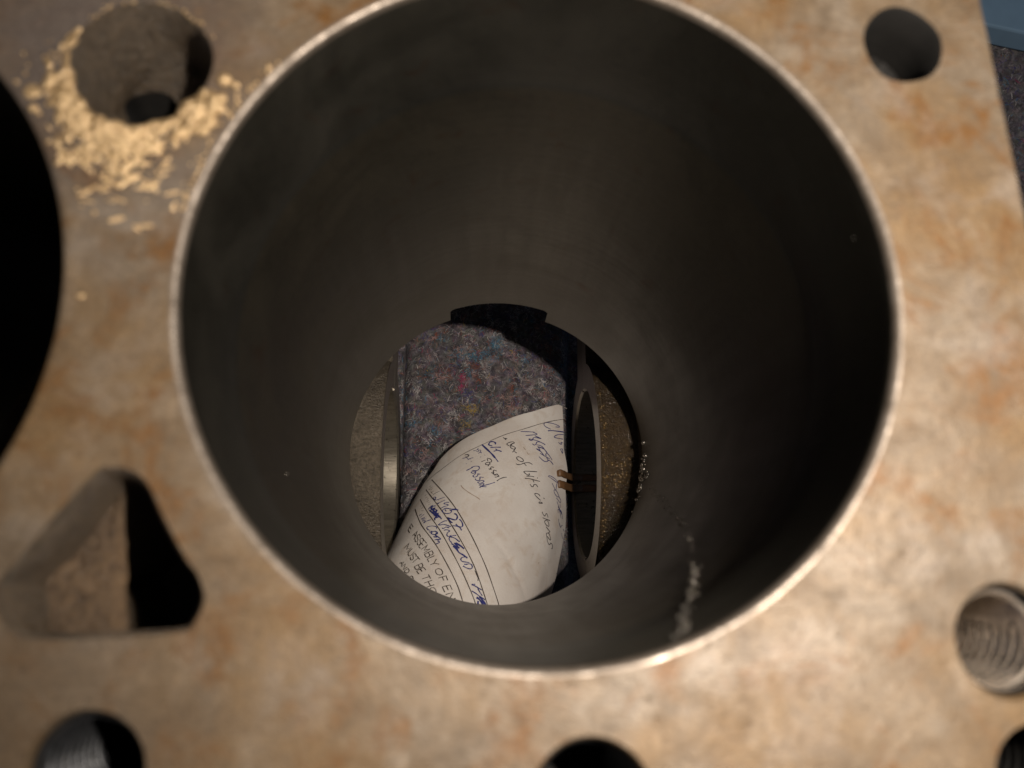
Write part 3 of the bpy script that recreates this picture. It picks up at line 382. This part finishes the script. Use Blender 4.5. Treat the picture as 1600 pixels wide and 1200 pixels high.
def ringz(P, z, d=0.0): return [(x, y, z) for x, y in (inset(P, d) if d else P)]
def lowz(ring): return [(x, y, -172.0 if x > 52 else z) for x, y, z in ring]   # the end wall is open below its main bearing
dk.grid([ringz(OUTS, 0), ringz(OUTS, -.7, -.5), ringz(OUTS, -8, -.7), lowz(ringz(OUTS, -ZD+25, -.7)), lowz(ringz(OUTS, -ZD+25, 8)), ringz(OUTS, -150, 8)], True)
dko = dk.build('deck_casting', [M_DECK], block, smooth=False, fix=0)
rf_ = MB(); bmr = bmesh.new(); bm = bmr; ed = loop(inset(OUTS, 7.5), -147)[1]
for bx, by in BORES: ed += loop(circ(bx, by, 48.9, 96), -147)[1]
bmesh.ops.triangle_fill(bmr, use_beauty=True, use_dissolve=False, edges=ed)
rf_.v = [tuple(v.co) for v in bmr.verts]; bmr.verts.index_update(); rf_.f = [tuple(v.index for v in f.verts) for f in bmr.faces]; rf_.m = [0]*len(rf_.f); bmr.free()
rf_.build('crankcase_ceiling', [M_CAST], block, smooth=False, fix=0)

# cylinder bores: chamfered rim + liner wall with the con-rod relief cut in its lower edge
def bore(cx, cy, label, notch=True, rim=None):
    n = 240; cols = []
    half = 15.3/R
    for i in range(n): cols.append(2*math.pi*i/n)
    c0 = math.pi/2
    if notch:
        for s in (-1, 1):
            for d in (-.035, -.02, -.008, -.002, .0, .004): cols.append(c0+s*(half+d))
    cols = sorted(set(round(c, 5) for c in cols))
    def zb(a):
        d = abs(a-c0)
        if not notch or d > half+.001: return -160.0
        k = (half-d)
        return -149.3 - (1.6*(1-k/.035)**2 if k < .035 else 0) - (9.0 if k < .001 else 0)
    b = MB()
    nr_ = vnoise(21+int(abs(cx)))
    def cyl(r, z):
        k = max(0.0, min(1.0, (r-R-.05)/.5)) if z > -1.2 else 0.0
        return [(cx+(r+k*w_(a))*math.cos(a), cy+(r+k*w_(a))*math.sin(a), z-k*.05*abs(w_(a))) for a in cols]
    def w_(a): return .16*nr_(math.cos(a)*3, math.sin(a)*3)+.10*nr_(math.cos(a)*14, math.sin(a)*14, 2)
    b.grid([cyl(RO+.05, .004), cyl(RO-.25, -.025), cyl(R+.6, -.09), cyl(R+.32, -.22), cyl(R+.12, -.5), cyl(R, -1.1)], True, 1)
    zs = [-1.1, -2.5, -8, -16, -24.5, -26, -27]
    rows = [cyl(R+(.0 if z > -25 else .12), z) for z in zs]
    K = 26
    for j in range(1, K+1):
        t = j/K
        rows.append([(cx+(R+.12)*math.cos(a), cy+(R+.12)*math.sin(a), -27+(zb(a)+27+.6)*t) for a in cols])
    b.grid(rows, True, 0)
    b.grid([[(cx+(R+d)*math.cos(a), cy+(R+d)*math.sin(a), zb(a)+e) for a in cols] for d, e in ((.12, .6), (.7, 0), (3.4, 0), (3.9, .5))], True, 2)
    b.grid([[(cx+(R+3.9)*math.cos(a), cy+(R+3.9)*math.sin(a), zb(a)+.5) for a in cols], cyl(R+3.9, -140)], True, 2)
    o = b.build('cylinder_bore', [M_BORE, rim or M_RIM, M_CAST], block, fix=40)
    if label: o['label'] = label
    return o
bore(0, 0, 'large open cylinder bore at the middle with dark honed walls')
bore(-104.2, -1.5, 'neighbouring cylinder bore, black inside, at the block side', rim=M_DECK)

# small holes
def threaded(k, depth, pitch, d, cs=1.2, mat=None):
    x, y, r = HOLES[k]; b = MB(); n = 64
    b.grid([hole_ring(k, .45, 0), hole_ring(k, .1, -.5), hole_ring(k, 0, -cs)], True, 0)
    step = 8; rows = []
    N = int(depth/pitch*step)
    for j in range(N+1):
        z = -cs-j*pitch/step; row = []
        for i in range(n):
            a = 2*math.pi*i/n
            ph = ((-z)/pitch+i/n) % 1.0
            tri = abs(ph-.5)*2
            tri = min(1, max(0, (tri-.12)/.76))
            fade = min(1, j/step)
            rad = r-d*tri*fade
            row.append((x+rad*math.cos(a), y+rad*math.sin(a), z))
        rows.append(row)
    b.grid(rows, True, 1)
    for q in range(len(b.f)-N*n, len(b.f)):      # dark faces in the thread roots paint in the groove shade
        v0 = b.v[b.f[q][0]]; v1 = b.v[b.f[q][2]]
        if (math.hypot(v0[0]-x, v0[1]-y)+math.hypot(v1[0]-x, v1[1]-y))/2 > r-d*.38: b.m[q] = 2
    b.fan(rows[-1], (x, y, -cs-depth-2.5), 2)
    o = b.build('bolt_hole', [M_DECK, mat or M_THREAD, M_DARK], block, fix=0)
    return o
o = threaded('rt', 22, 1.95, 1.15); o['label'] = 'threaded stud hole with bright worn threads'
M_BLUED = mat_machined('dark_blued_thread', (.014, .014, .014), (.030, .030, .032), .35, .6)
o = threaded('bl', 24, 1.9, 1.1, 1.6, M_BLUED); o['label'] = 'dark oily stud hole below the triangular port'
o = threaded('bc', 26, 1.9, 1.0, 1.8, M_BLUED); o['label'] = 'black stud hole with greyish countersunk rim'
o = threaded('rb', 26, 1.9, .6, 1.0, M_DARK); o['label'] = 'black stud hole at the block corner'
# blind hole at the corner with grit on its floor
nq = vnoise(4)
x, y, r = HOLES['tr']; b = MB()
b.grid([hole_ring('tr', .45, 0), hole_ring('tr', 0, -.6), hole_ring('tr', -.1, -5), hole_ring('tr', -.4, -10)], True, 0)
rows = []
for j in range(14):
    t = 1-j/13.5
    rows.append([(x+(px-x)*t, y+(py-y)*t, -10-1.2*(1-t)+.9*nq(px*t, py*t, j*.3, .9)*(1 if j else 0)) for px, py, _ in hole_ring('tr', -.5, 0)])
b.grid(rows, True, 1)
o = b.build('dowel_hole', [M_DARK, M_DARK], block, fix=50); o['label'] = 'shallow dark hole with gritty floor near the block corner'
# coolant hole with a second, deeper drilling in its floor
x, y, r = HOLES['tl']; b = MB()
b.grid([hole_ring('tl', .45, 0), hole_ring('tl', 0, -.7), hole_ring('tl', -.4, -7), hole_ring('tl', -.9, -13)], True, 0)
outer = hole_ring('tl', -.9, 0); hx, hy, hr = -57.2, 32.6, 3.7
rows = []
for j in range(12):
    t = j/11
    row = []
    for i in range(64):
        a = 2*math.pi*i/64
        ox, oy, _ = outer[i]; ix, iy = hx+hr*math.cos(a)*(1+.12*math.sin(3*a)), hy+hr*math.sin(a)*(1+.1*math.sin(2*a+1))
        px, py = ox+(ix-ox)*t, oy+(iy-oy)*t
        row.append((px, py, -13-4.0*t**1.3+(.7*nq(px, py, 2, .7)+.35*nq(px, py, 5, 2.0))*(1 if 0 < j < 11 else 0)))
    rows.append(row)
b.grid(rows, True, 1)
b.grid([rows[-1], [(p[0], p[1], -45) for p in rows[-1]]], True, 2); b.fan([(p[0], p[1], -45) for p in rows[-1]], (hx, hy, -46), 2)
o = b.build('coolant_hole', [M_PORT, M_PORT, M_DARK], block, fix=60); o['label'] = 'round coolant hole ringed with golden crust'
# triangular coolant port: rough ledge on one side, deep on the other
b = MB(); T1 = inset(TRI, -.6); T2 = TRI; T3 = [(x_, y_-(3.0 if y_ < -38.5 else 0)) for x_, y_ in inset(TRI, .5)]
b.grid([ringz(T1, 0), ringz(T2, -.8), ringz(T3, -5), ringz(T3, -52)], True, 0)
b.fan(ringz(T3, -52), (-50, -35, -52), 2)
def xdiv(y): return -55.0+.14*(y+32)*-1*.5
def tri_span(y):
    xs_ = []
    n = len(T3)
    for i in range(n):
        a, c = T3[i], T3[(i+1) % n]
        if (a[1]-y)*(c[1]-y) < 0: xs_.append(a[0]+(c[0]-a[0])*(y-a[1])/(c[1]-a[1]))
    return (min(xs_), max(xs_)) if xs_ else None
rows = []
LY = [-41.6+.45*i for i in range(41)]
for yy in LY:
    sp = tri_span(yy)
    x0 = (sp[0]-.3) if sp else -52; x1 = -50.7-.13*(yy+41)+.3*nq(yy, 3, 1, .5)
    if x1 < x0+.2: x0 = x1-.2
    row = []
    for i in range(18):
        t = i/17; px = x0+(x1-x0)*t
        row.append((px, yy, -8.0-2.0*(1-t)+.9*nq(px, yy, 0, .35)+.5*nq(px, yy, 4, 1.1)+.25*nq(px, yy, 8, 2.4)-(1.2*max(0, t-.9)/.1)))
    row += [(x1-1.2, yy, -12.5), (x1-8, yy, -30)]
    rows.append(row)
b.grid(rows, False, 1)
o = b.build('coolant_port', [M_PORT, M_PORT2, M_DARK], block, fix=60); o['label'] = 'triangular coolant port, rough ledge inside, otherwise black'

# golden crusty residue round the coolant hole
rb_ = random.Random(11); crv, crf = [], []
ICO_V = []; ICO_F = []
_b = bmesh.new(); bmesh.ops.create_icosphere(_b, subdivisions=2, radius=1.0); _b.verts.index_update()
ICO_V = [tuple(v.co) for v in _b.verts]; ICO_F = [tuple(v.index for v in f.verts) for f in _b.faces]; _b.free()
def blob(V, F, x, y, z, rx, ry, rz, rot, rnd):
    b0 = len(V); c, s = math.cos(rot), math.sin(rot)
    for vx, vy, vz in ICO_V:
        k = 1+rnd.uniform(-.07, .07)
        px, py = vx*rx*k, vy*ry*k
        V.append((x+px*c-py*s, y+px*s+py*c, z+vz*rz*k))
    F += [(b0+i, b0+j, b0+k) for i, j, k in ICO_F]
hx0, hy0, hr0 = HOLES['tl']
def ok(x, y):
    if math.hypot(x-hx0, y-hy0) < hr0+.35: return False
    return all(math.hypot(x-bx, y-by) > RO+.2 for bx, by in BORES)
def crust(n, fa, fr, fs):
    k = 0
    while k < n:
        a = math.radians(fa()); d = hr0+fr(); x, y = hx0+d*math.cos(a), hy0+d*math.sin(a)
        k += 1
        if not ok(x, y): continue
        s = 1.75*fs(); blob(crv, crf, x, y, .05, s*rb_.uniform(.7, 1.4), s*rb_.uniform(.6, 1.1), s*rb_.uniform(.35, .8), rb_.uniform(0, 3.14), rb_)
U = rb_.uniform; GA = rb_.gauss; EX = rb_.expovariate
crust(230, lambda: GA(232, 20), lambda: .3+EX(1/1.1), lambda: U(.10, .40))
crust(45, lambda: GA(205, 9), lambda: .3+EX(1/1.3), lambda: U(.2, .6))
crust(60, lambda: GA(318, 10), lambda: .5+EX(1/1.5), lambda: U(.25, .8))
crust(70, lambda: GA(285, 15), lambda: .2+EX(1/.4), lambda: U(.12, .4))
crust(60, lambda: U(150, 215), lambda: .3+EX(1/.45), lambda: U(.1, .35))
crust(240, lambda: GA(258, 15), lambda: 2.5+EX(1/2.2), lambda: U(.05, .22))
crust(40, lambda: U(20, 150), lambda: .3+EX(1/.35), lambda: U(.06, .2))
crust(22, lambda: GA(180, 10), lambda: 1.5+EX(1/1.6), lambda: U(.12, .28))
for _ in range(60):
    a = math.radians(U(138, 168)); d = RO+.25+EX(1/.4)
    blob(crv, crf, d*math.cos(a), d*math.sin(a), .04, U(.15, .4), U(.12, .35), U(.08, .2), U(0, 3), rb_)
for _ in range(190):                        # low wrinkled film below the hole
    a = math.radians(GA(262, 17)); d = hr0+1.2+EX(1/3.2); px, py = hx0+d*math.cos(a), hy0+d*math.sin(a)
    if ok(px, py): blob(crv, crf, px, py, 0, U(.5, 1.5), U(.18, .4), U(.12, .24), a+math.pi/2+GA(0, .35), rb_)
o = obj('crusty_residue', crv, crf, M_CRUST, block); o['kind'] = 'stuff'; o['label'] = 'golden crusty beads crowded round the coolant hole'
rm = o.modifiers.new('fuse', 'REMESH'); rm.mode = 'VOXEL'; rm.voxel_size = .00013; rm.use_smooth_shade = True
sm_ = o.modifiers.new('soften', 'SMOOTH'); sm_.factor = .5; sm_.iterations = 4

# a few wet specks on bore wall and lip, plus beads imitating reflected glints
dv, df = [], []
for a, z in ((203, -52), (14, -7)):
    a = math.radians(a); s = U(.10, .22)
    blob(dv, df, (R+.05)*math.cos(a), (R+.05)*math.sin(a), z, s, s, s*1.7, a, rb_)
for _ in range(80):                         # beads added to imitate a mirrored glint at the wall's foot
    a = math.radians(GA(-9, 4.5)); q = U(.2, .75); zz = -159.3+EX(1/3.0)
    if zz < -146: blob(dv, df, (R-.1)*math.cos(a), (R-.1)*math.sin(a), zz, q, q, q*1.2, a, rb_)
GLINT_PATH = [(-68.5, -4.4), (-64.7, -14.2), (-59.3, -25.4), (-53.5, -36.1), (-47.4, -49.4), (-35.2, -78.2), (-30.4, -92.6), (-23.0, -116.5), (-14.3, -144.4)]
for _ in range(300):                        # bright beads strung along a reflected light streak, standing in for it
    t_ = U(0, len(GLINT_PATH)-1.001); k_ = int(t_); f_ = t_-k_
    a = math.radians(GLINT_PATH[k_][0]+(GLINT_PATH[k_+1][0]-GLINT_PATH[k_][0])*f_+GA(0, .7)); zz = GLINT_PATH[k_][1]+(GLINT_PATH[k_+1][1]-GLINT_PATH[k_][1])*f_+GA(0, 1.0)
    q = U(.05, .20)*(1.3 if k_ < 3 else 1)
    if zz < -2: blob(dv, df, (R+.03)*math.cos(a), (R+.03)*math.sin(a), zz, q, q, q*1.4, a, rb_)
for a in (44, 3, -27, -38, -52, -58, -76, -80, -84):
    a = math.radians(a); blob(dv, df, (R+.75)*math.cos(a), (R+.75)*math.sin(a), -.35, .3, .5, .2, a, rb_)
M_DROP = mat_simple('brown_engine_oil', (.10, .06, .02), .2, .3, .2, 400, .1)
ov, of = [], []
for k in range(120):
    if k < 60: xx, yy = rb_.uniform(35.0, 36.6), rb_.uniform(-30, 24)
    else: xx, yy = min(44.5, rb_.gauss(41, 1.9)), rb_.gauss(-4, 5)
    if xx < 34.9: continue
    q = rb_.uniform(.18, .5); zz = -215.0+math.sqrt(41.1**2-yy*yy)
    blob(ov, of, xx, yy, zz, q, q*1.3, q*.8, rb_.uniform(0, 3), rb_)
oo = obj('oil_droplets', ov, of, M_DROP, block); oo['kind'] = 'stuff'
M_WET_GLINT = mat_simple('wet_grit_and_glint', (.42, .37, .31), .2, .85, .2, 400, .2)
o = obj('wet_specks_and_glints', dv, df, M_WET_GLINT, block); o['kind'] = 'stuff'

# main bearing saddles and caps (crank axis along x at z = -215)
ZC, RB, RS = -215.0, 31.0, 41.0
def arc(r, a0, a1, n): return [(r*math.cos(math.radians(a0+(a1-a0)*i/n)), r*math.sin(math.radians(a0+(a1-a0)*i/n))) for i in range(n+1)]
nb = vnoise(9)
def saddle(x0, x1, mtop, label_top, sgn):
    """arched upper half of the main bearing: machined boss face, rough cast back, feet at the split line"""
    inner = arc(RB, 0, 180, 40); outer = arc(RS, 14, 166, 40)
    b = MB()
    face = [(y, z) for y, z in inner]
    prof_out = [(60, .0), (60, 10)] + outer + [(-60, 10), (-60, 0)]
    # face ring between inner arc and outer outline, resampled to the same count
    def resample(P, n):
        L = [0]
        for i in range(1, len(P)): L.append(L[-1]+math.dist(P[i], P[i-1]))
        o = []
        for j in range(n):
            t = L[-1]*j/(n-1); i = 1
            while i < len(L)-1 and L[i] < t: i += 1
            u = (t-L[i-1])/max(1e-9, L[i]-L[i-1]); o.append((P[i-1][0]+(P[i][0]-P[i-1][0])*u, P[i-1][1]+(P[i][1]-P[i-1][1])*u))
        return o
    N = 97
    I = arc(RB, 0, 180, N-1)
    O = []
    for yv, zv in I:                      # outer outline by ray from the crank axis
        a = math.atan2(zv, yv); c, s = abs(math.cos(a)), math.sin(a)
        rad = RS
        if s*RS < 10 or True:
            # union of the arch with the foot block |y|<60, z<10
            rf2 = min(60/c if c > 1e-6 else 1e9, 10/s if s > 1e-6 else 1e9)
            rad = max(RS, rf2)
        O.append((rad*math.cos(a), rad*math.sin(a)))
    def P3(L, x, dz=0): return [(x, yy, ZC+zz+dz) for yy, zz in L]
    cham = [(yy*(RB+.8)/RB, zz*(RB+.8)/RB) for yy, zz in I]
    b.grid([P3(I, x0+sgn*.8, .15), P3(cham, x0, .15), P3(O, x0, .15)], False, 0)
    b.grid([P3(I, x0+sgn*.8, .15), P3(I, x1, .15)], False, 0)
    # rough back
    rows = []
    for j in range(26):
        x = x0+(x1-x0)*j/25
        row = []
        for yy, zz in O:
            k = 1+(.010*nb(x, yy, zz, .25)+.006*nb(x, yy, zz, .9))*(0.2 if j == 0 else 1) - (.012 if j == 0 else 0)
            row.append((x, yy*k, ZC+max(zz*k, 0)+.15))
        rows.append(row)
    b.grid(rows, False, 1)
    b.grid([P3(I, x1, .15), P3(O, x1, .15)], False, 1)
    o = b.build('bearing_saddle', [M_MACH, mtop], block, fix=35); o['label'] = label_top
    # web that joins the saddle to the block above
    wb = MB(); xw0, xw1 = (x0+sgn*12.5, x1-sgn*3)
    wb.prism([(-66, 4), (66, 4), (66, 66), (-66, 66)][::1] if False else [(-67, 8), (-44, 9), (-40.5, 12)] + [(yy, zz) for yy, zz in arc(39.5, 165, 15, 24)] + [(40.5, 12), (44, 9), (90, 8), (90, 66), (-67, 66)], min(xw0, xw1), max(xw0, xw1), lambda yy, zz, x: (x, yy, ZC+zz))
    wb.build('bulkhead', M_CAST, block, smooth=False, fix=0)
    return o
def cap(x0, x1, label, sgn):
    I = arc(RB, 180, 360, 96); O = []
    for yy, zz in I:
        a = math.atan2(zz, yy); c, s = abs(math.cos(a)), abs(math.sin(a))
        r1 = min(58/c if c > 1e-6 else 1e9, 13/s if s > 1e-6 else 1e9)
        O.append((max(RS-.2, r1)*math.cos(a), max(RS-.2, r1)*math.sin(a)))
    def P3(L, x): return [(x, yy, ZC+zz-.15) for yy, zz in L]
    cham = [(yy*(RB+.8)/RB, zz*(RB+.8)/RB) for yy, zz in I]
    b = MB()
    b.grid([P3(I, x0+sgn*.8), P3(cham, x0), P3(O, x0)], False, 0)
    b.grid([P3(I, x0+sgn*.8), P3(I, x1)], False, 0)
    b.grid([P3(O, x0), P3(O, x1)], False, 1); b.grid([P3(I, x1), P3(O, x1)], False, 1)
    for e in (0, 96):
        b.grid([[P3(I, x0)[e], P3(O, x0)[e]], [P3(I, x1)[e], P3(O, x1)[e]]], False, 0)
    o = b.build('bearing_cap', [M_MACH, M_CAST], block, fix=35); o['label'] = label
saddle(34.4, 60.5, M_OIL, 'main bearing saddle with oily brown cast back', 1)
saddle(-37.0, -67.0, M_CASTL, 'main bearing saddle with dry sandy cast back', -1)
cap(34.4, 60.5, 'bearing cap with the rubber bands round it', 1)
cap(-37.0, -67.0, 'bearing cap on the dry sandy bulkhead', -1)

# ------------------------------------------------------------------ rolled job sheet
PSI, TILT, PX, PY, PZ, PR = 1.1968394, -0.5322168, 0.3253757, -13.1655726, -242.0, 30.0
A_ = Vector((math.cos(PSI)*math.cos(TILT), math.sin(PSI)*math.cos(TILT), math.sin(TILT)))
N_ = Vector((math.sin(PSI), -math.cos(PSI), 0)); UP_ = N_.cross(A_)
if UP_.z < 0: UP_ = -UP_
C_ = Vector((PX, PY, PZ))
TOP = [(-52, -22), (-38, -8), (-33.1, 0.0), (-32.0, 3.9), (-28.5, 7.6), (-24.4, 10.7), (-19.5, 14.2), (-12.4, 19.2), (-6.0, 25.5), (.8, 32.1), (9.8, 42.3), (14, 43.5), (60, 44)]
RIGHT = [(-80, 47), (-17.8, 45), (-11, 43), (0.8, 39.5), (5, 35.5), (8, 31), (11.0, 27.6), (18.2, 25.2), (24.7, 19.0), (42.8, 11.6), (60, 8)]
BOT = [(-60, -66), (24, -66), (28.5, -50), (30.5, -42), (34, -36), (39, -31), (47, -25), (60, -20)]
def lerp(T, x):
    if x <= T[0][0]: return T[0][1]
    for (a, b), (c, d) in zip(T, T[1:]):
        if x <= c: return b+(d-b)*(x-a)/(c-a)
    return T[-1][1]
def on_sheet(s, t, off=0.0):
    th = min(s, 33.0)/PR; ex = max(0.0, s-33.0)      # a tight roll that straightens out towards its free edge
    v = C_+(N_*math.sin(th)+UP_*math.cos(th))*(PR+off)+A_*t+(N_*math.cos(th)-UP_*math.sin(th))*ex
    return v
sheet = thing('job_sheet', 'rolled white printed job card with handwritten notes inside the crankcase', 'job card')
NS, NTt = 150, 160; rows = []; nn_ = vnoise(12)
def np_(q, t, *_):                          # handling dents and two soft creases in the card
    c1 = math.exp(-((q*.5+t*.87+24)/1.1)**2)*.22*max(0, 1-abs(q-12)/22); c2 = math.exp(-((q*.94-t*.34-20)/1.0)**2)*.20*max(0, 1-abs(t+20)/24)
    return 4*(.32*nn_(q, t, 0, .045)+.12*nn_(q, t, 3, .14)-c1+c2)
inv = lambda T: [(b, a) for a, b in T]
TOPI = inv([p for p in TOP if p[0] <= 14]); BOTI = inv(BOT[1:])
for j in range(NTt+1):
    t = -66+(43.5+66)*j/NTt
    s0 = max(-48.0, lerp(TOPI, t)) if t > -22 else -48.0
    s1 = min(lerp(RIGHT, t), lerp(BOTI, t))
    s1 = max(s1, s0+.05)
    row = []
    for i in range(NS+1):
        q = s0+(s1-s0)*i/NS
        v = on_sheet(q, t, .25*np_(q, t)); row.append((v.x, v.y, v.z))
    rows.append(row)
b = MB(); b.grid(rows)
po = b.build('paper_sheet', M_PAPER, sheet, fix=0)
sol = po.modifiers.new('thickness', 'SOLIDIFY'); sol.thickness = .0003; sol.offset = 0
_k = [0]
def crv_(P):
    if len(P) < 3: return P
    o = []
    for i in range(len(P)-1):
        a, b_, c, d = P[max(i-1, 0)], P[i], P[i+1], P[min(i+2, len(P)-1)]
        for q in range(4):
            t = q/4
            o.append(tuple(.5*((2*b_[m])+(c[m]-a[m])*t+(2*a[m]-5*b_[m]+4*c[m]-d[m])*t*t+(3*b_[m]-a[m]-3*c[m]+d[m])*t**3) for m in (0, 1)))
    return o+[P[-1]]
def dens(P, mx=1.2):
    o = [P[0]]
    for a, c in zip(P, P[1:]):
        n = max(1, int(math.dist(a, c)/mx))
        o += [(a[0]+(c[0]-a[0])*i/n, a[1]+(c[1]-a[1])*i/n) for i in range(1, n+1)]
    return o
def ribbon(b, flat, wd, curved=True, taper=False):
    P = [(flat[i], flat[i+1]) for i in range(0, len(flat), 2)]
    if curved: P = crv_(P)
    P = [q for q in dens(P) if q[0] < lerp(RIGHT, q[1])-.15]; _k[0] += 1; off = .42+.012*(_k[0] % 9)
    if len(P) < 2: return
    rows = []; n = len(P)
    for i, (s, t) in enumerate(P):
        a, c = P[max(i-1, 0)], P[min(i+1, n-1)]
        dx, dy = c[0]-a[0], c[1]-a[1]; d = math.hypot(dx, dy) or 1
        ww = wd/2*(1+.18*math.sin(i*.9+_k[0]))
        rows.append([tuple(on_sheet(s+q*dy/d*ww+e*0, t-q*dx/d*ww, off+.25*np_(s, t))) for q, e in ((-1, 0), (1, 0))])
    # short caps
    b.grid(rows)
for c in ('blue', 'black', 'grey', 'brown'):
    b = MB()
    for cc, wd, fl_ in HAND:
        if cc == c: ribbon(b, fl_, wd)
    o = b.build({'blue': 'blue_handwriting', 'black': 'black_handwriting', 'grey': 'small_print', 'brown': 'scuff_marks'}[c], INK[c], sheet, fix=0); o['kind'] = 'stuff'
b = MB()
for wd, fl_ in RULES: ribbon(b, fl_, max(wd, .24))
b.build('ruled_lines', M_PRINT, sheet, fix=0)
b = MB()
for fl_ in PRINT: ribbon(b, fl_, .30, False)
b.build('printed_lettering', M_PRINT, sheet, fix=0)

# ------------------------------------------------------------------ two rubber bands round the bearing cap
def band(yc, label, wd, dx):
    t = thing('rubber_band', label, 'rubber band', 'rubber bands round the bearing cap')
    path = []; x0, x1 = 34.4, 60.5
    zt, zb_ = ZC-RB+.5, ZC-RS-1.0
    pts = [(x1+.6, zt+.3), (50, zt+.4), (40, zt+.5), (37, zt+1.1), (33.5, zt+5.2), (30.6, zt+11.8), (28.7, zt+15.9), (27.3+dx, zt+17.7), (26.3+dx, zt+18.2), (25.6+dx, zt+17.4), (25.6+dx, zt+15.4), (27, zt+10), (30, zt+2), (32.8, zt-7), (35.5, zb_-.4), (48, zb_-.6), (x1+.3, zb_-.3), (x1+1.0, zb_+3), (x1+1.0, zt-3)]
    rows = []; n = len(pts)
    sm = []
    for i in range(n):
        a, b_, c, d = (pts[(i+j-1) % n] for j in range(4))
        for q in range(5):
            u = q/5
            sm.append(tuple(.5*((2*b_[m])+(c[m]-a[m])*u+(2*a[m]-5*b_[m]+4*c[m]-d[m])*u*u+(3*b_[m]-a[m]-3*c[m]+d[m])*u**3) for m in (0, 1)))
    n = len(sm); b = MB()
    th = .9
    for i, (x, z) in enumerate(sm):
        a, c = sm[i-1], sm[(i+1) % n]; tx, tz = c[0]-a[0], c[1]-a[1]; d = math.hypot(tx, tz) or 1
        nx, nz_ = -tz/d, tx/d
        w2 = wd/2*(1+.05*math.sin(i*.7)); tilt = .25*math.sin(i*.21)
        sec = [(-w2, -.1), (-w2+.2, -th*.34), (-w2+.6, -th/2), (w2-.6, -th/2), (w2-.2, -th*.34), (w2, -.1), (w2, .1), (w2-.2, th*.34), (w2-.6, th/2), (-w2+.6, th/2), (-w2+.2, th*.34), (-w2, .1)]
        rows.append([(x+nx*h, yc+tilt+yy, z+nz_*h) for yy, h in sec])
    rows.append(rows[0])
    b.grid(rows, True); b.build('rubber_loop', M_BAND, t, fix=0)
band(1.2, 'upper of two brown rubber bands looped round the bearing cap', 2.7, .3)
band(-3.1, 'lower of two brown rubber bands looped round the bearing cap', 3.0, 0)
